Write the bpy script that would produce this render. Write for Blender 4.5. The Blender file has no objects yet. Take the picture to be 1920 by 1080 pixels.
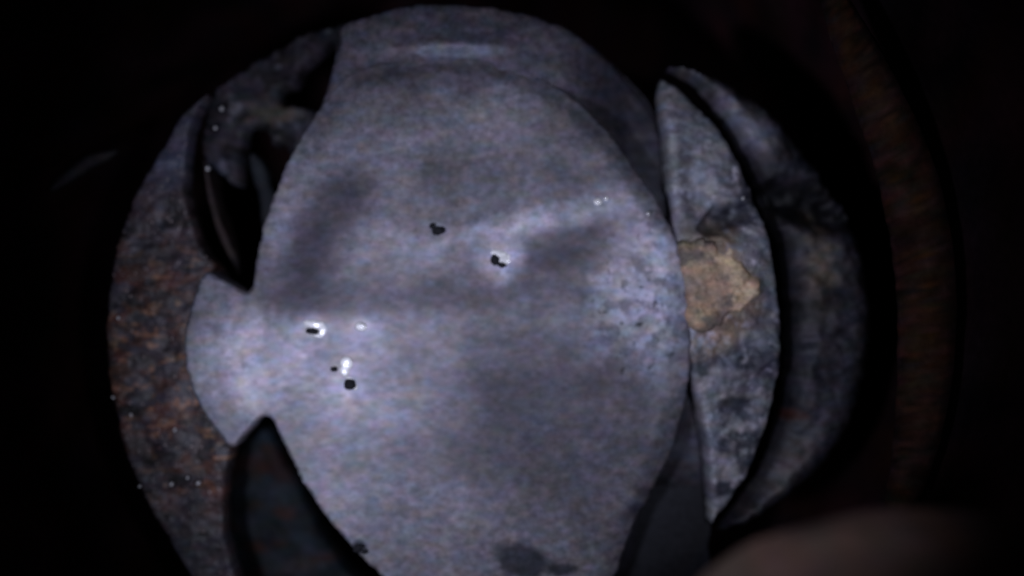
import bpy, math, random
import numpy as np
from mathutils import Vector
from mathutils.geometry import delaunay_2d_cdt

# ---------------------------------------------------------------- camera, light, exposure
S = 1e-4            # one modelling unit is a tenth of a millimetre
H = 1500.0          # height of the inspection camera above the plate, in those units
sc = bpy.context.scene
col = sc.collection

cam_d = bpy.data.cameras.new('inspection_camera')
cam = bpy.data.objects.new('inspection_camera', cam_d)
col.objects.link(cam)
cam.location = (0, 0, H * S)
cam_d.sensor_width = 36.0
cam_d.lens = 36.0 * H / 1920.0
cam_d.clip_start = 0.001
cam_d.clip_end = 10.0
cam_d.dof.use_dof = True
cam_d.dof.focus_distance = (H - 105) * S
APERTURE = 85.0 * S
cam_d.dof.aperture_fstop = (cam_d.lens * 0.001) / APERTURE
sc.camera = cam

world = bpy.data.worlds.new('World')
sc.world = world
world.use_nodes = True
world.node_tree.nodes['Background'].inputs[0].default_value = (0.35, 0.3, 0.5, 1)
world.node_tree.nodes['Background'].inputs[1].default_value = 0.006

sc.view_settings.view_transform = 'Standard'
sc.view_settings.look = 'None'
sc.view_settings.gamma = 1.0
sc.view_settings.exposure = 0.0


def spot(name, px, py, z, tx, ty, power, color, size, angle, blend):
    d = bpy.data.lights.new(name, 'SPOT')
    d.energy = power
    d.color = color
    d.shadow_soft_size = size * S
    d.spot_size = math.radians(angle)
    d.spot_blend = blend
    o = bpy.data.objects.new(name, d)
    col.objects.link(o)
    o.location = ((px - 960) * S, (540 - py) * S, z * S)
    t = Vector(((tx - 960) * S, (540 - ty) * S, 0))
    o.rotation_euler = (t - o.location).to_track_quat('-Z', 'Y').to_euler()
    return o


# the diodes round the tip of the inspection camera
spot('probe_lamp', 430, 840, 1240, 850, 600, 0.262, (0.77, 0.80, 1.0), 70, 75, 0.8)
spot('probe_lamp', 1330, 480, 1400, 1000, 560, 0.14, (0.80, 0.83, 1.0), 45, 64, 0.9)


# ---------------------------------------------------------------- noise, stains and painted light
def vnoise(x, y, seed=0):
    xi = np.floor(x).astype(np.int64); yi = np.floor(y).astype(np.int64)
    xf = x - xi; yf = y - yi
    u = xf * xf * (3 - 2 * xf); v = yf * yf * (3 - 2 * yf)

    def h(a, b):
        n = (a * 374761393 + b * 668265263 + seed * 974634777) & 0xffffffff
        n = ((n ^ (n >> 13)) * 1274126177) & 0xffffffff
        n = n ^ (n >> 16)
        return (n & 0xffff) / 65535.0
    a = h(xi, yi); b = h(xi + 1, yi); c = h(xi, yi + 1); d = h(xi + 1, yi + 1)
    return (a * (1 - u) + b * u) * (1 - v) + (c * (1 - u) + d * u) * v


def fbm(x, y, scale, seed=0, octaves=4):
    t = 0; amp = 0.5; tot = 0
    for k in range(octaves):
        t = t + amp * vnoise(x / scale * 2 ** k + 17.3 * k, y / scale * 2 ** k + 9.1 * k, seed + k * 31)
        tot += amp; amp *= 0.5
    return t / tot


def sstep(a, b, x):
    t = np.clip((x - a) / (b - a), 0, 1)
    return t * t * (3 - 2 * t)


def blob(x, y, cx, cy, rx, ry, ang=0, soft=0.8, warp=0.5, seed=5):
    c, s = math.cos(math.radians(ang)), math.sin(math.radians(ang))
    dx = x - cx; dy = y - cy
    u = (dx * c + dy * s) / rx; v = (-dx * s + dy * c) / ry
    d = np.sqrt(u * u + v * v) + warp * (fbm(x, y, max(12, min(rx, ry) * 0.9), seed) - 0.5) * 2
    return 1 - sstep(1 - soft, 1 + soft * 0.4, d)


def mixc(c, col_, m):
    m = m[:, None]
    return c * (1 - m) + np.array(col_)[None, :] * m


def base(x, c):
    return np.tile(np.array(c, float), (len(x), 1))


def grain(x, y, c, amp=0.25, seed=3):
    """fine streaky mottling, long across and short up and down, with a little colour in it"""
    a = fbm(x / 1.7, y, 7, seed, 3)
    b = fbm(x / 1.8, y, 13, seed + 50, 3)
    d = fbm(x / 1.8, y, 14, seed + 90, 3)
    e = fbm(x / 1.3, y, 42, seed + 130, 3)
    f = 1 + amp * 2 * (a - 0.5) + amp * 1.1 * (e - 0.5)
    c = c * f[:, None]
    c[:, 0] *= 1 + amp * 1.7 * (b - 0.5)
    c[:, 2] *= 1 + amp * 1.6 * (d - 0.5)
    c[:, 1] *= 1 + amp * 0.1 * (b + d - 1)
    return np.clip(c, 0.001, 0.95)


# ---------------------------------------------------------------- materials
def material(name, rough=0.5, metallic=0.0, spec=0.4, fine=6.0, bump=0.3, coat=0.0, base_col=None, speck=None):
    m = bpy.data.materials.new(name)
    m.use_nodes = True
    nt = m.node_tree
    b = nt.nodes['Principled BSDF']
    tc = nt.nodes.new('ShaderNodeTexCoord')
    mp = nt.nodes.new('ShaderNodeMapping')
    mp.inputs['Scale'].default_value = (1 / S / 100,) * 3
    nt.links.new(tc.outputs['Object'], mp.inputs[0])
    n = nt.nodes.new('ShaderNodeTexNoise')
    n.inputs['Scale'].default_value = fine
    n.inputs['Detail'].default_value = 6
    n.inputs['Roughness'].default_value = 0.62
    nt.links.new(mp.outputs[0], n.inputs['Vector'])
    if base_col is None:
        at = nt.nodes.new('ShaderNodeVertexColor')
        at.layer_name = 'stain_and_light'
        src = at.outputs['Color']
    else:
        rgb = nt.nodes.new('ShaderNodeRGB')
        rgb.outputs[0].default_value = (*base_col, 1)
        src = rgb.outputs[0]
    mul = nt.nodes.new('ShaderNodeMix')
    mul.data_type = 'RGBA'; mul.blend_type = 'MULTIPLY'
    mul.inputs['Factor'].default_value = 1.0
    rr = nt.nodes.new('ShaderNodeMapRange')
    rr.inputs['From Min'].default_value = 0.3; rr.inputs['From Max'].default_value = 0.7
    rr.inputs['To Min'].default_value = 0.72; rr.inputs['To Max'].default_value = 1.25
    nt.links.new(n.outputs['Fac'], rr.inputs['Value'])
    nt.links.new(src, mul.inputs['A'])
    nt.links.new(rr.outputs[0], mul.inputs['B'])
    out = mul.outputs['Result']
    if speck:
        v = nt.nodes.new('ShaderNodeTexNoise')
        v.inputs['Scale'].default_value = speck[0]
        v.inputs['Detail'].default_value = 2
        nt.links.new(mp.outputs[0], v.inputs['Vector'])
        r2 = nt.nodes.new('ShaderNodeMapRange')
        r2.inputs['From Min'].default_value = speck[1]; r2.inputs['From Max'].default_value = speck[1] + 0.05
        nt.links.new(v.outputs['Fac'], r2.inputs['Value'])
        m2 = nt.nodes.new('ShaderNodeMix'); m2.data_type = 'RGBA'
        nt.links.new(r2.outputs[0], m2.inputs['Factor'])
        nt.links.new(out, m2.inputs['A'])
        m2.inputs['B'].default_value = (*speck[2], 1)
        out = m2.outputs['Result']
    nt.links.new(out, b.inputs['Base Color'])
    r3 = nt.nodes.new('ShaderNodeMapRange')
    r3.inputs['From Min'].default_value = 0.3; r3.inputs['From Max'].default_value = 0.7
    r3.inputs['To Min'].default_value = max(0.03, rough - 0.08); r3.inputs['To Max'].default_value = min(1, rough + 0.08)
    nt.links.new(n.outputs['Fac'], r3.inputs['Value'])
    nt.links.new(r3.outputs[0], b.inputs['Roughness'])
    b.inputs['Metallic'].default_value = metallic
    b.inputs['Specular IOR Level'].default_value = spec
    b.inputs['Coat Weight'].default_value = coat
    b.inputs['Coat Roughness'].default_value = 0.1
    if bump:
        bp = nt.nodes.new('ShaderNodeBump')
        bp.inputs['Strength'].default_value = bump
        bp.inputs['Distance'].default_value = 3 * S
        nt.links.new(n.outputs['Fac'], bp.inputs['Height'])
        nt.links.new(bp.outputs[0], b.inputs['Normal'])
    return m


M_plate = material('dull_grey_metal', 0.56, 0.36, 0.5, 7, 0.16)
M_shoulder = material('grey_shoulder_metal', 0.55, 0.3, 0.4, 9, 0.3)
M_segment = material('crusted_grey_metal', 0.5, 0.2, 0.5, 11, 0.6)
M_rust = material('rusty_iron', 0.5, 0.1, 0.5, 12, 0.35, speck=(16, 0.67, (0.42, 0.34, 0.34)))
M_crust = material('tan_rust_crust', 0.75, 0.0, 0.3, 12, 0.8)
M_dark = material('dark_iron', 0.7, 0.1, 0.2, 9, 0.5)  # rough dark iron, coloured part by part
M_wall = material('black_pipe_lining', 0.9, 0.0, 0.03, 5, 0.3)
M_bead = material('wet_bead', 0.26, 0.85, 0.5, 12, 0.5, base_col=(0.9, 0.88, 0.95))
M_pit = material('dark_grit', 0.85, 0.0, 0.2, 14, 0.8, base_col=(0.028, 0.028, 0.034))
M_white = material('white_mineral_deposit', 0.55, 0.6, 1.0, 14, 0.03, base_col=(0.93, 0.92, 0.95), coat=1.0)


# ---------------------------------------------------------------- mesh helpers
def put(name, me, mat, parent=None):
    o = bpy.data.objects.new(name, me)
    col.objects.link(o)
    if mat:
        me.materials.append(mat)
    if parent:
        o.parent = parent
    return o


def thing(name, label, cat, group=None):
    o = bpy.data.objects.new(name, None)
    o.empty_display_size = 0.005
    col.objects.link(o)
    tag(o, label, cat, group)
    return o


def tag(o, label, cat, group=None):
    o['label'] = label; o['category'] = cat
    if group:
        o['group'] = group
    return o


def curve_pts(pts, closed=True, step=5.0):
    p = np.array(pts, float); n = len(p); out = []
    rng = range(n) if closed else range(n - 1)
    for i in rng:
        if closed:
            a, b, c, d = p[(i - 1) % n], p[i], p[(i + 1) % n], p[(i + 2) % n]
        else:
            a, b, c, d = p[max(i - 1, 0)], p[i], p[i + 1], p[min(i + 2, n - 1)]
        k = max(1, int(np.linalg.norm(c - b) / step))
        for j in range(k):
            t = j / k
            out.append(0.5 * ((2 * b) + (-a + c) * t + (2 * a - 5 * b + 4 * c - d) * t * t + (-a + 3 * b - 3 * c + d) * t ** 3))
    if not closed:
        out.append(p[-1])
    return np.array(out)


def inside(poly, x, y):
    r = np.zeros(len(x), bool)
    px, py = poly[:, 0], poly[:, 1]
    j = len(poly) - 1
    for i in range(len(poly)):
        if py[i] != py[j]:
            c = ((py[i] > y) != (py[j] > y)) & (x < (px[j] - px[i]) * (y - py[i]) / (py[j] - py[i]) + px[i])
            r ^= c
        j = i
    return r


def bdist(poly, x, y):
    d = np.full(len(x), 1e9)
    q = np.roll(poly, -1, axis=0)
    for a, b in zip(poly, q):
        ab = b - a; L = ab @ ab + 1e-9
        t = np.clip(((x - a[0]) * ab[0] + (y - a[1]) * ab[1]) / L, 0, 1)
        d = np.minimum(d, (x - a[0] - t * ab[0]) ** 2 + (y - a[1] - t * ab[1]) ** 2)
    return np.sqrt(d)


def slab(name, outline, z0, thick, mat, parent=None, step=6.0, rnd=8.0, relief=None, colour=None,
         jitter=1.5, jseed=1, smooth=True, draft=0.0):
    """a solid plate: an outline in the plane, a worked upper surface, a rounded lip and real sides"""
    o2 = curve_pts(outline, True, step)
    n = len(o2)
    tang = np.roll(o2, -1, 0) - np.roll(o2, 1, 0)
    tang /= (np.linalg.norm(tang, axis=1)[:, None] + 1e-9)
    nrm = np.stack([tang[:, 1], -tang[:, 0]], 1)
    j = (fbm(o2[:, 0], o2[:, 1], 22, jseed, 2) - 0.5) * 1.5 * jitter + (fbm(o2[:, 0], o2[:, 1], 8, jseed + 7, 2) - 0.5) * jitter
    o2 = o2 + nrm * j[:, None]
    x0, y0 = o2.min(0); x1, y1 = o2.max(0)
    gx, gy = np.meshgrid(np.arange(x0, x1, step), np.arange(y0, y1, step))
    gx = gx + (np.arange(gx.shape[0]) % 2)[:, None] * step * 0.5
    gx = gx.ravel(); gy = gy.ravel()
    ok = inside(o2, gx, gy)
    gx, gy = gx[ok], gy[ok]
    d = bdist(o2, gx, gy)
    ok = d > step * 0.55
    gx, gy, d = gx[ok], gy[ok], d[ok]
    P = np.concatenate([o2, np.stack([gx, gy], 1)])
    vs, es, fs, ov, oe, of = delaunay_2d_cdt([Vector(p) for p in P], [(i, (i + 1) % n) for i in range(n)], [], 1, 1e-4)
    V = np.array([tuple(v) for v in vs])
    X, Y = V[:, 0], V[:, 1]
    D = np.zeros(len(V))
    for i, src in enumerate(ov):
        if src:
            D[i] = 0 if src[0] < n else d[src[0] - n]
    z = np.full(len(V), float(z0))
    if relief is not None:
        z = z + relief(X, Y, D)
    t = np.clip(D, 0, rnd)
    z = z - (rnd - np.sqrt(np.maximum(rnd ** 2 - (rnd - t) ** 2, 0)))
    k = (H - z0) / H
    wx = (X - 960) * k * S; wy = (540 - Y) * k * S
    verts = [(wx[i], wy[i], z[i] * S) for i in range(len(V))]
    faces = [tuple(reversed(f)) for f in fs]
    # the sides
    ring = [None] * n
    for i, src in enumerate(ov):
        for s_ in src:
            if s_ < n:
                ring[s_] = i
    ring = [r for r in ring if r is not None]
    cx, cy = wx[ring].mean(), wy[ring].mean()
    b0 = len(verts)
    for r in ring:
        verts.append((wx[r] + (wx[r] - cx) * draft, wy[r] + (wy[r] - cy) * draft, (z0 - thick) * S))
    m_ = len(ring)
    area = 0
    for i in range(m_):
        a, b = ring[i], ring[(i + 1) % m_]
        area += wx[a] * wy[b] - wx[b] * wy[a]
    for i in range(m_):
        a, b = ring[i], ring[(i + 1) % m_]
        f = (a, b, b0 + (i + 1) % m_, b0 + i)
        faces.append(f if area < 0 else tuple(reversed(f)))
    faces.append(tuple(b0 + i for i in range(m_)))
    me = bpy.data.meshes.new(name)
    me.from_pydata(verts, [], faces)
    if colour is not None:
        c = colour(X, Y, D)
        c = np.concatenate([c, c[ring] * 0.8])
        c = np.concatenate([c, np.ones((len(c), 1))], 1).astype(np.float32)
        ca = me.color_attributes.new('stain_and_light', 'FLOAT_COLOR', 'POINT')
        ca.data.foreach_set('color', c.ravel())
    import bmesh
    bm = bmesh.new(); bm.from_mesh(me)
    bmesh.ops.recalc_face_normals(bm, faces=bm.faces)
    bm.to_mesh(me); bm.free()
    if smooth:
        me.polygons.foreach_set('use_smooth', [True] * len(me.polygons))
        me.set_sharp_from_angle(angle=math.radians(60))
    return put(name, me, mat, parent)


def ridge(name, path, z0, width, height, mat, parent=None, edge=None, colour=(0.1, 0.08, 0.07), step=7, seed=1, rough=0.25, amp=0.3, taper=True, under=1.2):
    """a long low bar with a half-round back following a path"""
    p = curve_pts([q[:2] for q in path], False, step)
    n = len(p)
    zz = np.interp(np.linspace(0, 1, n), np.linspace(0, 1, len(path)), [q[2] if len(q) > 2 else z0 for q in path])
    t = np.gradient(p, axis=0); t /= (np.linalg.norm(t, axis=1)[:, None] + 1e-9)
    nr = np.stack([t[:, 1], -t[:, 0]], 1)
    K = 12
    verts = []; cols = []; fade = []
    for i in range(n):
        u = i / (n - 1)
        w = width * ((math.sin(math.pi * min(max(u, 0.015), 0.985)) ** 0.5) if taper else 1)
        k = (H - zz[i]) / H
        for jn in range(K):
            a = 2 * math.pi * jn / K
            rr = 1 + rough * (float(fbm(np.array([p[i, 0] + 40 * math.cos(a)]), np.array([p[i, 1] + 40 * math.sin(a)]), 30, seed, 3)[0]) - 0.5) * 2
            off = math.cos(a) * w * 0.5 * rr
            up = math.sin(a) * height * rr * (1 if math.sin(a) > 0 else under)
            q = p[i] + nr[i] * off
            verts.append(((q[0] - 960) * k * S, (540 - q[1]) * k * S, (zz[i] + up) * S))
            cols.append(q); fade.append(max(0.0, math.sin(a)) ** 3)
    faces = []
    for i in range(n - 1):
        for jn in range(K):
            a = i * K + jn; b = i * K + (jn + 1) % K
            faces.append((a, b, b + K, a + K))
    faces.append(tuple(range(K))); faces.append(tuple(range((n - 1) * K, n * K)))
    me = bpy.data.meshes.new(name); me.from_pydata(verts, [], faces)
    q = np.array(cols)
    c = base(q[:, 0], colour)
    if edge:
        c = mixc(c, edge, 1 - np.array(fade))
    c = grain(q[:, 0], q[:, 1], c, amp, seed)
    c = np.concatenate([c, np.ones((len(c), 1))], 1).astype(np.float32)
    ca = me.color_attributes.new('stain_and_light', 'FLOAT_COLOR', 'POINT'); ca.data.foreach_set('color', c.ravel())
    import bmesh
    bm = bmesh.new(); bm.from_mesh(me); bmesh.ops.recalc_face_normals(bm, faces=bm.faces); bm.to_mesh(me); bm.free()
    me.polygons.foreach_set('use_smooth', [True] * len(me.polygons))
    return put(name, me, mat, parent)


def lump(name, cx, cy, z, rx, ry, rz, mat, parent=None, ang=0, rough=0.25, seed=1, sub=3, colour=None, scale=0.7):
    import bmesh
    bm = bmesh.new()
    bmesh.ops.create_icosphere(bm, subdivisions=sub, radius=1)
    k = (H - z) / H
    c, s = math.cos(math.radians(ang)), math.sin(math.radians(ang))
    from mathutils import noise
    for v in bm.verts:
        n_ = noise.noise(v.co * (1 / scale) + Vector((seed * 7.1, seed * 3.3, 0))) + 0.5 * noise.noise(v.co * (2.3 / scale) + Vector((seed, 0, seed)))
        q = v.co * (1 + rough * n_)
        x = q.x * rx; y = q.y * ry
        x, y = x * c - y * s, x * s + y * c
        v.co = (x * S, y * S, q.z * rz * S)
    for f in bm.faces:
        f.smooth = True
    me = bpy.data.meshes.new(name); bm.to_mesh(me)
    if colour is not None:
        q = np.array([v.co[:2] for v in bm.verts]) / S
        cc = grain(q[:, 0] + 3000, q[:, 1] + 3000, base(q[:, 0], colour), 0.35, seed)
        cc = np.concatenate([cc, np.ones((len(cc), 1))], 1).astype(np.float32)
        ca = me.color_attributes.new('stain_and_light', 'FLOAT_COLOR', 'POINT'); ca.data.foreach_set('color', cc.ravel())
    bm.free()
    o = put(name, me, mat, parent)
    o.location = ((cx - 960) * k * S, (540 - cy) * k * S, z * S)
    return o


# ---------------------------------------------------------------- setting: the pipe
def pipe():
    cx, cy, R = 900.0, 560.0, 900.0
    prof = [(R * 0.2, -760), (R * 0.7, -758), (R * 0.93, -745), (R * 0.99, -700)] + [(R, z) for z in range(-640, 761, 100)] + [(R + 70, 780), (R + 70, -830), (R * 0.2, -830)]
    N = 96
    verts = []; faces = []
    for r, z in prof:
        for i in range(N):
            a = 2 * math.pi * i / N
            w = 10 * (float(vnoise(np.array([a * 3.0]), np.array([z / 160.0]), 4)[0]) - 0.5)
            verts.append(((cx - 960 + (r + w) * math.cos(a)) * S, (540 - cy + (r + w) * math.sin(a)) * S, z * S))
    m_ = len(prof)
    for j in range(m_ - 1):
        for i in range(N):
            faces.append((j * N + i, j * N + (i + 1) % N, (j + 1) * N + (i + 1) % N, (j + 1) * N + i))
    faces.append(tuple(range(N))); faces.append(tuple(range((m_ - 1) * N, m_ * N)))
    me = bpy.data.meshes.new('pipe_wall'); me.from_pydata(verts, [], faces)
    q = np.array(verts) / S
    c = grain(q[:, 0], q[:, 2], base(q[:, 0], (0.03, 0.014, 0.016)), 0.9, 8)
    c = np.concatenate([c, np.ones((len(c), 1))], 1).astype(np.float32)
    ca = me.color_attributes.new('stain_and_light', 'FLOAT_COLOR', 'POINT'); ca.data.foreach_set('color', c.ravel())
    me.polygons.foreach_set('use_smooth', [True] * len(me.polygons))
    o = put('pipe_wall', me, M_wall)
    o['kind'] = 'structure'
    return o


wall = pipe()

# ---------------------------------------------------------------- the oval plate with its side tab
DISC = [(466, 546), (478, 500), (490, 430), (512, 366), (540, 300), (570, 240), (602, 190), (636, 148), (676, 122), (730, 108), (800, 101),
        (880, 100), (940, 109), (1000, 130), (1060, 165), (1110, 207), (1160, 264), (1200, 320), (1235, 375), (1260, 428),
        (1280, 490), (1292, 560), (1298, 650), (1294, 720), (1283, 785), (1262, 855), (1232, 920), (1200, 975),
        (1176, 1030), (1160, 1080), (1110, 1150), (1000, 1195), (880, 1195), (770, 1130), (700, 1070), (645, 1012), (592, 945), (555, 882),
        (530, 835), (512, 794), (496, 783), (478, 795), (458, 815), (436, 838), (408, 814), (384, 780), (364, 740), (350, 690), (346, 635), (358, 572),
        (384, 513), (412, 522), (440, 536)]


def plate_relief(x, y, d):
    z = 13 * (fbm(x, y, 330, 11, 2) - 0.5)
    z += 1.6 * (fbm(x, y, 90, 12, 3) - 0.5)
    z += 0.5 * (fbm(x, y, 18, 13, 3) - 0.5)
    # crease running from the right rim down to the left
    ln = (y - (395 + (1130 - x) * 0.17))
    z += 1.2 * np.exp(-(ln / 30) ** 2) * sstep(560, 900, x) * (1 - sstep(1150, 1230, x))
    # rough pitted right side
    rm = blob(x, y, 1215, 560, 120, 190, 10, 0.6, 0.4, 41)
    z += rm * 2.8 * (fbm(x, y, 13, 14, 4) - 0.5) + rm * 3
    pits = sstep(0.74, 0.84, fbm(x, y, 15, 77, 4)) * rm
    z -= pits * 4
    # crust on the tab
    tm = blob(x, y, 455, 700, 70, 90, 0, 0.5, 0.5, 43)
    z += tm * 4 * (fbm(x, y, 40, 15, 4) - 0.3)
    # dished edge towards the top
    z -= 5 * np.exp(-((d - 16) / 16) ** 2) * (1 - sstep(200, 330, y))
    turn = np.maximum(sstep(1000, 1180, x) * (1 - 0.8 * sstep(390, 450, y) * (1 - sstep(700, 780, y))), 0.55 * (1 - sstep(150, 300, y)))
    z -= turn * 20 * np.clip(1 - d / 48, 0, 1) ** 2
    # small craters
    for cx, cy, r, dp in CR:
        q = np.hypot(x - cx, y - cy) / r
        z += dp * (-0.5 * np.exp(-(q * 1.6) ** 2) + 0.22 * np.exp(-((q - 1.2) / 0.5) ** 2))
    return z


CR = [(937, 486, 24, 2.5), (590, 617, 22, 2), (655, 722, 17, 2), (820, 432, 16, 2)]


def plate_colour(x, y, d):
    c = base(x, (0.244, 0.230, 0.272))
    dk = (0.03, 0.022, 0.045)
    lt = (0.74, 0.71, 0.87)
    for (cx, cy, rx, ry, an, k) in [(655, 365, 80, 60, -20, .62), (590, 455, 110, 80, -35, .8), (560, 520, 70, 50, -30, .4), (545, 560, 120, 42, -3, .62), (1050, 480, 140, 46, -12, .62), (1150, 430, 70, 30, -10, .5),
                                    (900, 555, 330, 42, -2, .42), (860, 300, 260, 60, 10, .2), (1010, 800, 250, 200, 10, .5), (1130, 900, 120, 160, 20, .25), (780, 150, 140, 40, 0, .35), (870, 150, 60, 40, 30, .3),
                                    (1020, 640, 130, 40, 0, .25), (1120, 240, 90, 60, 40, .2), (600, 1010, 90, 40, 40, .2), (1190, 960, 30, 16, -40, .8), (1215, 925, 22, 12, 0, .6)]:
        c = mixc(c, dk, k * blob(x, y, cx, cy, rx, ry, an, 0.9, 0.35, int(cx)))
    for (cx, cy, rx, ry, an, k) in [(1220, 530, 90, 150, -6, .8), (670, 725, 180, 120, 10, .5), (620, 655, 120, 60, 0, .45), (460, 690, 95, 120, 0, .4), (460, 735, 66, 32, 10, .35), (1010, 412, 190, 26, -13, .60), (1140, 375, 60, 40, -20, .35), (760, 460, 120, 45, 5, .28),  # broad lower-left patches paint in the lamp's bright pool
                                    (937, 488, 46, 40, 0, .85), (590, 620, 38, 34, 0, .7), (648, 698, 36, 46, 0, .8), (677, 612, 24, 20, 0, .6), (530, 420, 30, 110, 18, .15), (800, 265, 200, 50, 0, .12), (640, 860, 120, 100, 20, .22)]:  # patches round the deposits paint in their glowing halo
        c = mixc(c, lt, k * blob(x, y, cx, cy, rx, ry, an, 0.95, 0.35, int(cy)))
    c = mixc(c, (0.42, 0.33, 0.33), 0.35 * blob(x, y, 455, 715, 55, 40, 0, 0.6, 0.5, 8))
    # hard-edged sooty patches by the lower rim
    for (cx, cy, rx, ry, an) in [(972, 1048, 66, 38, 8), (672, 1030, 15, 15, 0), (1055, 1068, 30, 12, 0)]:
        c = mixc(c, (0.035, 0.037, 0.05), 0.92 * blob(x, y, cx, cy, rx, ry, an, 0.4, 0.45, int(cx) + 3))
    pit = sstep(0.69, 0.76, fbm(x, y, 15, 77, 4)) * blob(x, y, 1190, 590, 110, 130, 20, 0.6, 0.4, 41)
    c = mixc(c, (0.04, 0.04, 0.05), pit * 0.8)
    for (cx, cy, r) in [(1200, 609, 9), (1235, 637, 5), (1256, 665, 11), (1135, 584, 8), (1262, 410, 8), (1165, 607, 6)]:
        c = mixc(c, (0.02, 0.022, 0.03), 0.9 * blob(x, y, cx, cy, r, r * 0.6, -20, 0.5, 0.5, int(cx)))
    # thin dark line where the top lip meets the flat
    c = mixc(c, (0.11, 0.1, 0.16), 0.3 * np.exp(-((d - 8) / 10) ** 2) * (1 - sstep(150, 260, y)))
    f = fbm(x / 1.5, y, 9, 222, 2) - 0.5
    c = c * (1 + 0.42 * f)[:, None]
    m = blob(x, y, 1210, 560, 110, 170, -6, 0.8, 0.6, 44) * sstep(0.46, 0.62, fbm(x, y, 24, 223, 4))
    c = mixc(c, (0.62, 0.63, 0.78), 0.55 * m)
    m = blob(x, y, 1180, 590, 110, 130, 10, 0.8, 0.6, 45) * sstep(0.54, 0.66, fbm(x / 1.3, y, 22, 224, 4))
    c = mixc(c, (0.08, 0.08, 0.13), 0.6 * m)
    w = fbm(x, y, 120, 301, 4) - 0.5
    c = c * (1 + 0.9 * w)[:, None]
    m = blob(x, y, 450, 690, 95, 130, 0, 0.6, 0.4, 46) * sstep(0.42, 0.6, fbm(x, y, 60, 225, 4))
    c = mixc(c, (0.55, 0.53, 0.6), 0.6 * m)
    c = c * (1 + 0.5 * (fbm(x / 1.4, y, 75, 226, 4) - 0.5))[:, None]
    return grain(x, y, c, 0.30, 21)


plate = thing('oval_plate', 'large dull grey oval metal plate with pale tab at its left', 'metal plate')
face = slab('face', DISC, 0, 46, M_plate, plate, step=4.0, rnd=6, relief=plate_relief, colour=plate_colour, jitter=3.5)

# spindle under the plate that carries it
ridge('spindle', [(885, 620, -120), (885, 700, -150), (885, 760, -150)], -150, 220, 60, M_dark, plate, None, (0.05, 0.045, 0.05))

# ---------------------------------------------------------------- the round seat under and round the plate
seat = thing('round_seat', 'corroded round iron seat encircling the grey oval plate', 'valve seat')

SHOULDER = [(636, 86), (640, 52), (690, 30), (760, 14), (830, 10), (900, 12), (970, 22), (1040, 42), (1100, 68), (1150, 98), (1190, 135), (1225, 175),
            (1250, 230), (1275, 330), (1300, 450), (1318, 600), (1325, 720), (1338, 850), (1348, 980), (1345, 1050), (1330, 1150), (1100, 1160),
            (1150, 1040), (1210, 900), (1250, 780), (1255, 640), (1240, 500), (1190, 390), (1110, 280), (1020, 190), (900, 150), (780, 150), (690, 165), (600, 240), (586, 230), (612, 175)]


def shoulder_relief(x, y, d):
    down = sstep(1040, 1200, x) * 62 + sstep(860, 1060, y) * 30
    z = 20 * (1 - sstep(980, 1180, x)) * (1 - sstep(240, 400, y)) - down + 9 * (fbm(x, y, 60, 31, 4) - 0.5) + 4 * (fbm(x, y, 14, 32, 3) - 0.5)
    z += 13 * np.exp(-((x - 845) / 90) ** 2 - ((y - 92) / 12) ** 2)
    return z


def shoulder_colour(x, y, d):
    c = base(x, (0.135, 0.125, 0.16))
    c = mixc(c, (0.30, 0.29, 0.37), 0.7 * blob(x, y, 830, 92, 120, 18, 4, 0.8, 0.3, 3))
    c = mixc(c, (0.06, 0.055, 0.08), 0.6 * blob(x, y, 880, 45, 240, 22, 4, 0.9, 0.5, 4))
    c = mixc(c, (0.038, 0.036, 0.052), 0.88 * sstep(1050, 1190, x + 0.12 * (y - 200) * (y < 600)))  # shadow between plate and crescent, painted into the colour
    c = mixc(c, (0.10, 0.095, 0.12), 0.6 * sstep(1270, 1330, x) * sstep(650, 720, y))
    c = mixc(c, (0.012, 0.012, 0.016), 0.9 * sstep(860, 990, y))  # painted shade deepening down the lower gap
    return grain(x, y, c, 0.4, 33)


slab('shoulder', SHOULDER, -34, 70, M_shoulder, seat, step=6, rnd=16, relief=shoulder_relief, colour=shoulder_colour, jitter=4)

SEGMENT = [(1244, 142), (1262, 146), (1300, 178), (1340, 224), (1372, 275), (1402, 340), (1425, 400), (1444, 470), (1456, 540), (1462, 610),
           (1458, 690), (1448, 760), (1434, 820), (1412, 880), (1385, 930), (1350, 978), (1340, 985), (1335, 930), (1330, 860), (1316, 780), (1300, 720),
           (1286, 650), (1280, 560), (1266, 480), (1260, 430), (1262, 380), (1254, 330), (1250, 260), (1242, 200)]


def segment_relief(x, y, d):
    z = 16 * (fbm(x, y, 60, 51, 4) - 0.5) + 9 * (fbm(x, y, 17, 52, 3) - 0.5)
    z -= 40 * blob(x, y, 1355, 412, 42, 24, -20, 0.5, 0.5, 6)
    z += 14 * blob(x, y, 1350, 530, 75, 85, 0, 0.4, 0.4, 7)
    z += 16 * sstep(380, 460, y) * (1 - sstep(680, 780, y))
    z -= 30 * (1 - sstep(150, 260, y)) + 20 * sstep(850, 980, y)
    return z


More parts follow.
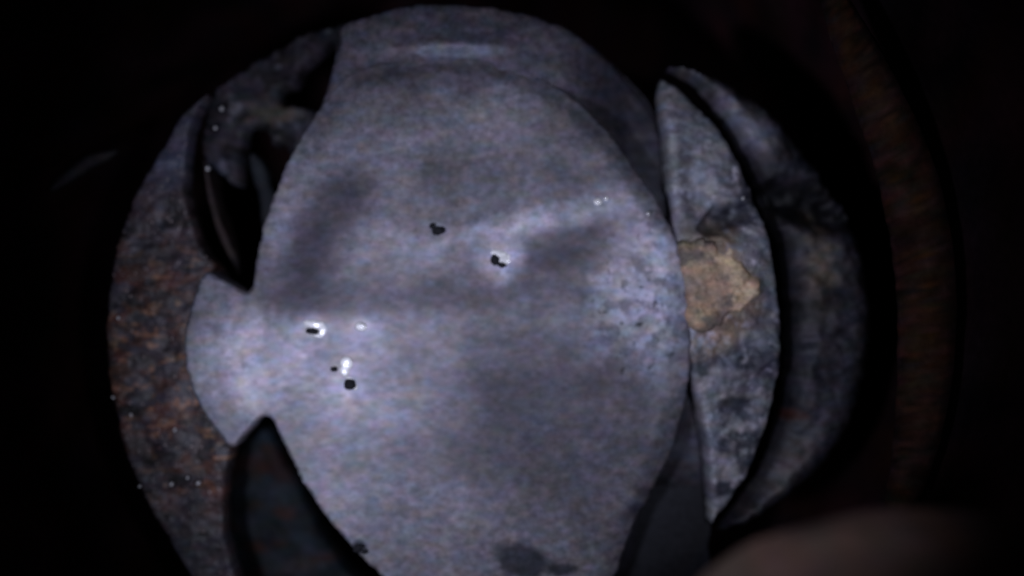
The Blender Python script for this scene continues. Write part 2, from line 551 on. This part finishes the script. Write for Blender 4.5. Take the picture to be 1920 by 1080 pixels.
def segment_colour(x, y, d):
    c = base(x, (0.30, 0.30, 0.345))
    c = c * (1 + 0.7 * (fbm(x, y, 60, 371, 4) - 0.5))[:, None]
    c = mixc(c, (0.10, 0.10, 0.14), 0.55 * blob(x, y, 1390, 690, 75, 130, 0, 0.9, 0.6, 9))
    c = mixc(c, (0.015, 0.016, 0.025), 0.93 * blob(x, y, 1355, 412, 46, 28, -25, 0.5, 0.7, 6))
    c = mixc(c, (0.05, 0.05, 0.07), 0.8 * blob(x, y, 1395, 370, 16, 34, 30, 0.5, 0.7, 16))
    c = mixc(c, (0.09, 0.085, 0.11), 0.7 * blob(x, y, 1285, 330, 16, 130, -5, 0.7, 0.4, 12))
    c = mixc(c, (0.09, 0.085, 0.11), 0.4 * blob(x, y, 1420, 640, 40, 120, -5, 0.7, 0.8, 13))
    sp = sstep(0.52, 0.68, fbm(x, y, 40, 57, 4)) * sstep(1330, 1440, x + 0.1 * y)
    c = mixc(c, (0.035, 0.037, 0.06), sp * 0.85)
    sp = sstep(0.5, 0.64, fbm(x, y, 52, 357, 4)) * sstep(590, 640, y) * (1 - sstep(790, 860, y))
    c = mixc(c, (0.05, 0.055, 0.085), sp * 0.75)
    c = mixc(c, (0.46, 0.44, 0.5), 0.55 * (1 - sstep(4, 16, d)) * sstep(0.45, 0.6, fbm(x, y, 18, 358, 3)) * sstep(1300, 1360, x))
    c = mixc(c, (0.36, 0.27, 0.21), 0.85 * np.maximum(blob(x, y, 1352, 535, 92, 100, 0, 0.35, 0.6, 391), blob(x, y, 1325, 640, 40, 26, -20, 0.6, 0.8, 392)))
    sp = sstep(0.62, 0.74, fbm(x, y, 16, 58, 4))
    c = mixc(c, (0.5, 0.49, 0.58), sp * 0.6)
    return grain(x, y, c, 0.3, 61)


seg = slab('side_segment', SEGMENT, -26, 60, M_segment, seat, step=4, rnd=14, relief=segment_relief, colour=segment_colour, jitter=3.5, jseed=9)
seg['label'] = 'pale grey crescent with crumbling right edge'

CRUST = [(1272, 458), (1306, 446), (1332, 450), (1352, 462), (1374, 466), (1388, 486), (1412, 506), (1428, 530), (1430, 556), (1410, 568), (1396, 588), (1370, 590), (1350, 610),
         (1320, 622), (1290, 614), (1287, 570), (1280, 510)]


def crust_relief(x, y, d):
    return 7 * (1 - np.exp(-d / 22)) + 22 * (fbm(x, y, 34, 71, 4) - 0.5) + 8 * (fbm(x, y, 10, 72, 3) - 0.5)


def crust_colour(x, y, d):
    c = base(x, (0.52, 0.38, 0.28))
    c = mixc(c, (0.18, 0.15, 0.14), 0.75 * sstep(0.48, 0.6, fbm(x / 1.4, y, 30, 78, 4)))
    c = mixc(c, (0.95, 0.68, 0.46), 0.95 * sstep(0.42, 0.56, fbm(x / 1.3, y, 26, 73, 4)) * np.maximum(blob(x, y, 1395, 560, 55, 50, 20, 0.6, 0.5, 3), np.maximum(blob(x, y, 1368, 485, 26, 30, 20, 0.6, 0.5, 3), 0.8 * blob(x, y, 1315, 460, 40, 14, 0, 0.6, 0.5, 3))))
    c = mixc(c, (0.22, 0.18, 0.16), 0.45 * sstep(0.5, 0.65, fbm(x, y, 26, 74, 4)))
    return grain(x, y, c, 0.3, 75)


cr = slab('rust_crust', CRUST, 9, 34, M_crust, seg, step=3.5, rnd=15, relief=crust_relief, colour=crust_colour, jitter=10, jseed=4)
cr['label'] = 'tan orange flaking rust crust'

FLANGE = [(386, 176), (372, 196), (358, 236), (348, 290), (346, 340), (352, 385), (364, 430), (386, 474), (414, 512), (436, 560), (430, 640), (432, 740), (452, 800),
          (436, 845), (422, 900), (418, 960), (424, 1020), (444, 1090), (470, 1180), (400, 1160), (352, 1075), (310, 1004), (272, 935), (240, 862), (217, 785), (204, 712), (198, 632), (204, 545),
          (220, 455), (250, 372), (300, 282), (345, 212)]


def flange_relief(x, y, d):
    return 14 * (fbm(x, y, 46, 81, 4) - 0.5) + 6 * (fbm(x / 1.6, y, 15, 82, 3) - 0.5)


def flange_colour(x, y, d):
    c = base(x, (0.060, 0.048, 0.058))
    n = fbm(x / 2.2, y, 20, 84, 4)
    low = sstep(420, 560, y) * (1 - sstep(880, 980, y))
    c = mixc(c, (0.105, 0.045, 0.034), sstep(0.44, 0.62, n) * (0.25 + 0.75 * low))
    n = fbm(x / 2.0, y, 13, 86, 4)
    c = mixc(c, (0.34, 0.18, 0.11), sstep(0.58, 0.70, n) * (0.1 + 0.75 * low) * 0.9)
    n = fbm(x / 1.8, y, 22, 88, 4)
    c = mixc(c, (0.017, 0.014, 0.016), sstep(0.52, 0.64, n) * 0.8)
    c = mixc(c, (0.11, 0.11, 0.17), 0.75 * blob(x, y, 325, 290, 45, 130, 25, 0.9, 0.4, 5))
    c = mixc(c, (0.10, 0.10, 0.13), 0.5 * blob(x, y, 350, 1020, 90, 60, 40, 0.9, 0.6, 8))
    c = mixc(c, (0.10, 0.095, 0.11), 0.5 * sstep(0.68, 0.74, fbm(x, y, 9, 89, 2)))
    return grain(x, y, c, 0.4, 91)


fl = slab('rusty_flange', FLANGE, -52, 40, M_rust, seat, step=4, rnd=7, relief=flange_relief, colour=flange_colour, jitter=3, jseed=5)
fl['label'] = 'dark red brown rusty arc with bright specks'

# upper-left cavity: rough casting with two ragged holes through it
CAST = [(392, 186), (420, 150), (470, 118), (520, 88), (580, 58), (640, 40), (680, 40), (690, 100), (640, 100), (625, 78), (600, 92), (572, 122), (552, 152), (526, 168), (524, 190), (556, 198), (590, 204),
        (640, 200), (600, 250), (560, 300), (530, 268), (508, 270), (496, 240), (470, 236), (455, 262), (450, 300), (446, 345), (420, 330), (384, 300), (378, 240)]


def cast_relief(x, y, d):
    return 26 * (fbm(x, y, 55, 101, 4) - 0.5) + 12 * (fbm(x, y, 16, 102, 3) - 0.5)


def cast_colour(x, y, d):
    c = base(x, (0.050, 0.045, 0.056))
    c = mixc(c, (0.13, 0.10, 0.085), 0.7 * blob(x, y, 500, 215, 110, 24, -4, 0.8, 0.6, 3))
    c = mixc(c, (0.015, 0.015, 0.02), 0.85 * sstep(0.5, 0.62, fbm(x, y, 36, 104, 4)))
    c = mixc(c, (0.32, 0.32, 0.36), 0.3 * sstep(0.66, 0.8, fbm(x, y, 18, 105, 4)))
    return grain(x, y, c, 0.5, 106)


slab('rough_casting', CAST, -105, 50, M_dark, seat, step=5, rnd=10, relief=cast_relief, colour=cast_colour, jitter=7, jseed=8)
ridge('lip', [(384, 300, -105), (392, 345, -110), (402, 390, -115), (418, 440, -120), (438, 485, -125), (462, 530, -130), (480, 560, -135)], -110, 13, 8, M_dark, seat, None, (0.055, 0.04, 0.04), seed=4, rough=0.4, under=10)
ridge('lug', [(474, 290, -150), (492, 335, -150), (505, 385, -150), (505, 440, -155)], -150, 34, 10, M_dark, seat, None, (0.035, 0.037, 0.043), seed=5, rough=0.5, under=8)
# lower-left cavity
WEDGE = [(500, 800), (520, 840), (560, 920), (640, 1060), (760, 1190), (470, 1190), (436, 1090), (425, 1000), (424, 920), (440, 850), (470, 815)]


def wedge_colour(x, y, d):
    c = base(x, (0.018, 0.024, 0.030))
    c = c * (1 + 1.6 * (fbm(x, y, 38, 119, 4) - 0.5))[:, None]
    c = mixc(c, (0.07, 0.068, 0.085), 0.7 * blob(x, y, 560, 1060, 60, 40, 0, 0.8, 0.6, 3))
    c = mixc(c, (0.05, 0.018, 0.012), 0.6 * sstep(0.52, 0.66, fbm(x / 2, y, 30, 114, 4)))
    return grain(x, y, c, 0.6, 116)


slab('pocket_floor', WEDGE, -200, 60, M_dark, seat, step=7, rnd=10, relief=lambda x, y, d: 22 * (fbm(x, y, 50, 111, 4) - 0.5), colour=wedge_colour, jitter=4)

# ---------------------------------------------------------------- outer collar beyond the dark gap
collar = thing('outer_collar', 'dim mottled collar beyond the black gap right of the seat', 'collar')
COLLAR = [(1262, 118), (1300, 140), (1345, 186), (1388, 258), (1430, 348), (1470, 450), (1487, 560), (1489, 660), (1478, 765), (1451, 860), (1409, 940), (1356, 1010), (1390, 1000),
          (1440, 975), (1500, 930), (1570, 865), (1615, 790), (1642, 690), (1648, 600), (1635, 490), (1604, 400), (1560, 335), (1500, 258), (1430, 185), (1360, 138), (1300, 118)]


def collar_relief(x, y, d):
    z = 30 * (fbm(x, y, 90, 121, 4) - 0.5) + 12 * (fbm(x, y, 20, 122, 3) - 0.5)
    z -= 50 * blob(x, y, 1520, 380, 90, 45, 20, 0.8, 0.5, 3)
    return z


def collar_colour(x, y, d):
    c = base(x, (0.085, 0.080, 0.10))
    c = mixc(c, (0.30, 0.29, 0.37), 0.85 * blob(x, y, 1400, 225, 34, 120, -42, 0.9, 0.5, 5))
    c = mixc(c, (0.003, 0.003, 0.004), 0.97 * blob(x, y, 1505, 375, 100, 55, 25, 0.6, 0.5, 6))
    c = mixc(c, (0.24, 0.19, 0.15), 0.8 * blob(x, y, 1535, 500, 45, 80, 0, 0.9, 0.6, 7))
    c = mixc(c, (0.24, 0.21, 0.23), 0.8 * blob(x, y, 1470, 890, 30, 110, 40, 0.9, 0.5, 8))
    c = mixc(c, (0.016, 0.015, 0.02), 0.6 * sstep(0.5, 0.66, fbm(x, y, 50, 124, 4)))
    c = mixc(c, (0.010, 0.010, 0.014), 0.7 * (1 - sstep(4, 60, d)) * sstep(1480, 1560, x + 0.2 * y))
    c = mixc(c, (0.06, 0.015, 0.01), 0.8 * blob(x, y, 1490, 780, 26, 14, 0, 0.8, 0.6, 10))
    return grain(x, y, c, 0.4, 126)


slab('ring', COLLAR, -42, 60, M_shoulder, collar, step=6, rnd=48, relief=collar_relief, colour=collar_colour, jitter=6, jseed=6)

# ---------------------------------------------------------------- brown seam on the pipe wall, near lip, sliver
seam = ridge('rusty_seam', [(1540, -60, 150), (1590, 60, 120), (1650, 190, 90), (1700, 320, 65), (1730, 460, 50), (1740, 600, 45), (1732, 740, 50), (1712, 860, 60), (1690, 940, 60), (1660, 1040, 60)], 0, 120, 9, M_wall, None,
             (0.03, 0.015, 0.015), (0.085, 0.045, 0.030), step=9, seed=7, rough=0.06, amp=0.8, under=1)
tag(seam, 'faint rust brown vertical seam on the dark wall at right', 'seam')
lip = lump('rounded_lip', 1790, 1225, 520, 320, 165, 70, M_crust, None, -8, 0.10, 4, 5, (0.17, 0.105, 0.085), 0.9)
tag(lip, 'blurred brown rounded lip filling the lower right corner', 'lip')
sliver = ridge('bent_sliver', [(96, 358, -80), (130, 332, -75), (170, 302, -80), (200, 292, -95), (222, 284, -110)], -80, 30, 6, M_dark, None, (0.01, 0.01, 0.012), (0.075, 0.07, 0.08), step=8, seed=9, rough=0.5)
tag(sliver, 'pale bent sliver on the black wall left of the rusty arc', 'sliver')
patch = lump('rust_patch', 10, 100, -20, 46, 130, 20, M_dark, None, 0, 0.3, 5, 4, (0.07, 0.035, 0.022))
tag(patch, 'dim brown rust patch in the upper left corner', 'rust patch')

# ---------------------------------------------------------------- beads, grit and deposits on the plate
def surf(x, y):
    return float(plate_relief(np.array([float(x)]), np.array([float(y)]), np.array([200.0]))[0])


def deposit(px, py, rx, ry, label, parts, z=4):
    z = surf(px, py) - 0.5
    t = thing('mineral_deposit', label, 'deposit', 'bright deposits on the grey plate')
    for k, (dx, dy, r1, r2, h, kind, sd) in enumerate(parts):
        nm, mt = {'w': ('white_crust', M_white), 'b': ('bead', M_bead), 'd': ('dark_core', M_pit)}[kind]
        lump(nm, px + dx, py + dy, z + (1.5 if kind == 'd' else 0), r1 * (1.25 if kind != 'd' else 1), r2 * (1.3 if kind != 'd' else 1), h * (0.42 if kind == 'w' else 0.6 if kind == 'b' else 0.8), mt, t, -12 + sd, 0.16 if kind == 'w' else 0.26, sd, 3)
    return t


deposit(937, 486, 20, 20, 'white deposit with ragged dark core near the middle of the plate',
        [(9, 3, 12, 11, 6, 'w', 1), (-2, -11, 15, 7, 6, 'w', 2), (-9, 2, 9, 11, 7, 'd', 3), (4, 11, 9, 5, 9, 'd', 4), (17, -5, 4, 6, 5, 'w', 8)])
deposit(590, 616, 20, 14, 'bright white deposit with a dark slit, leftmost on the plate',
        [(-2, -9, 17, 8, 8, 'w', 5), (13, 3, 9, 11, 6, 'w', 6), (-4, 5, 13, 6, 9, 'd', 7), (4, 13, 11, 4, 6, 'w', 3)])
deposit(677, 612, 10, 8, 'small round all white deposit right of the slit one',
        [(0, 0, 10, 7, 6, 'w', 8), (3, -2, 5, 4, 7, 'w', 2)])
deposit(647, 688, 12, 14, 'white smear of deposit just above the round dark bead',
        [(2, -6, 10, 12, 5, 'w', 9), (-2, 8, 8, 9, 5, 'w', 10), (-20, 4, 7, 5, 4, 'd', 11)])
deposit(656, 721, 12, 12, 'round dark bead with a white rim, lowest on the plate',
        [(0, 0, 12, 11, 10, 'd', 12), (11, 5, 4, 6, 7, 'w', 13), (-2, -12, 8, 4, 6, 'w', 1)])
deposit(1121, 378, 8, 8, 'small pale glint at the upper right of the plate',
        [(0, 0, 7, 6, 4, 'w', 14), (16, -6, 4, 4, 4, 'w', 15)], 5)

g = thing('black_grit', 'black ragged crumb of grit above the middle of the plate', 'grit')
lump('crumb', 822, 433, 5, 12, 8, 7, M_pit, g, 10, 0.4, 3)
lump('crumb', 811, 424, 5, 5, 6, 6, M_pit, g, 30, 0.4, 5)
g = thing('black_grit', 'black grit flake on the lower left rim of the plate', 'grit')
lump('crumb', 672, 1028, 3, 9, 7, 6, M_pit, g, 30, 0.5, 9)
lump('crumb', 684, 1035, 3, 5, 4, 5, M_pit, g, 0, 0.5, 2)
g = thing('bright_fleck', 'tiny bright fleck at the very top of the seat', 'fleck')
lump('grain', 818, 11, -26, 6, 3.5, 5, M_white, g, 0, 0.2, 2, 2)
lump('grain', 840, 13, -26, 2.5, 2, 3, M_white, g, 0, 0.2, 3, 2)

random.seed(4)
FL = [(416, 204, -80, 4), (404, 240, -80, 3), (390, 316, -80, 4), (322, 908, -42, 3.5), (372, 906, -42, 4), (352, 896, -42, 2.5), (212, 745, -44, 3), (246, 778, -44, 3), (1215, 401, 6, 4), (1393, 372, -14, 3), (1503, 782, -90, 3.5),
      (328, 806, -44, 3), (222, 596, -44, 3), (262, 912, -44, 2.5)]
NM = ['on the rough casting, highest of three', 'on the rough casting, middle of three', 'at the top of the curved lip', 'pinkish, low on the rusty arc', 'low on the rusty arc nearest its inner edge',
      'low on the rusty arc between two others', 'at the far left edge of the rusty arc', 'a little inside the far left edge of the rusty arc', 'on the upper right rim of the plate', 'by the black hole in the pale crescent',
      'on the dim collar beyond the gap', 'in the lower middle of the rusty arc', 'high at the left edge of the rusty arc', 'lowest at the outer edge of the rusty arc']
for (x, y, z, r), nm in zip(FL, NM):
    o = lump('bright_fleck', x, y, z, r, r * 1.3, r * 1.2, M_white, None, random.uniform(-60, 60), 0.25, int(x), 2)
    tag(o, 'tiny bright fleck ' + nm, 'fleck', 'bright flecks on the iron')
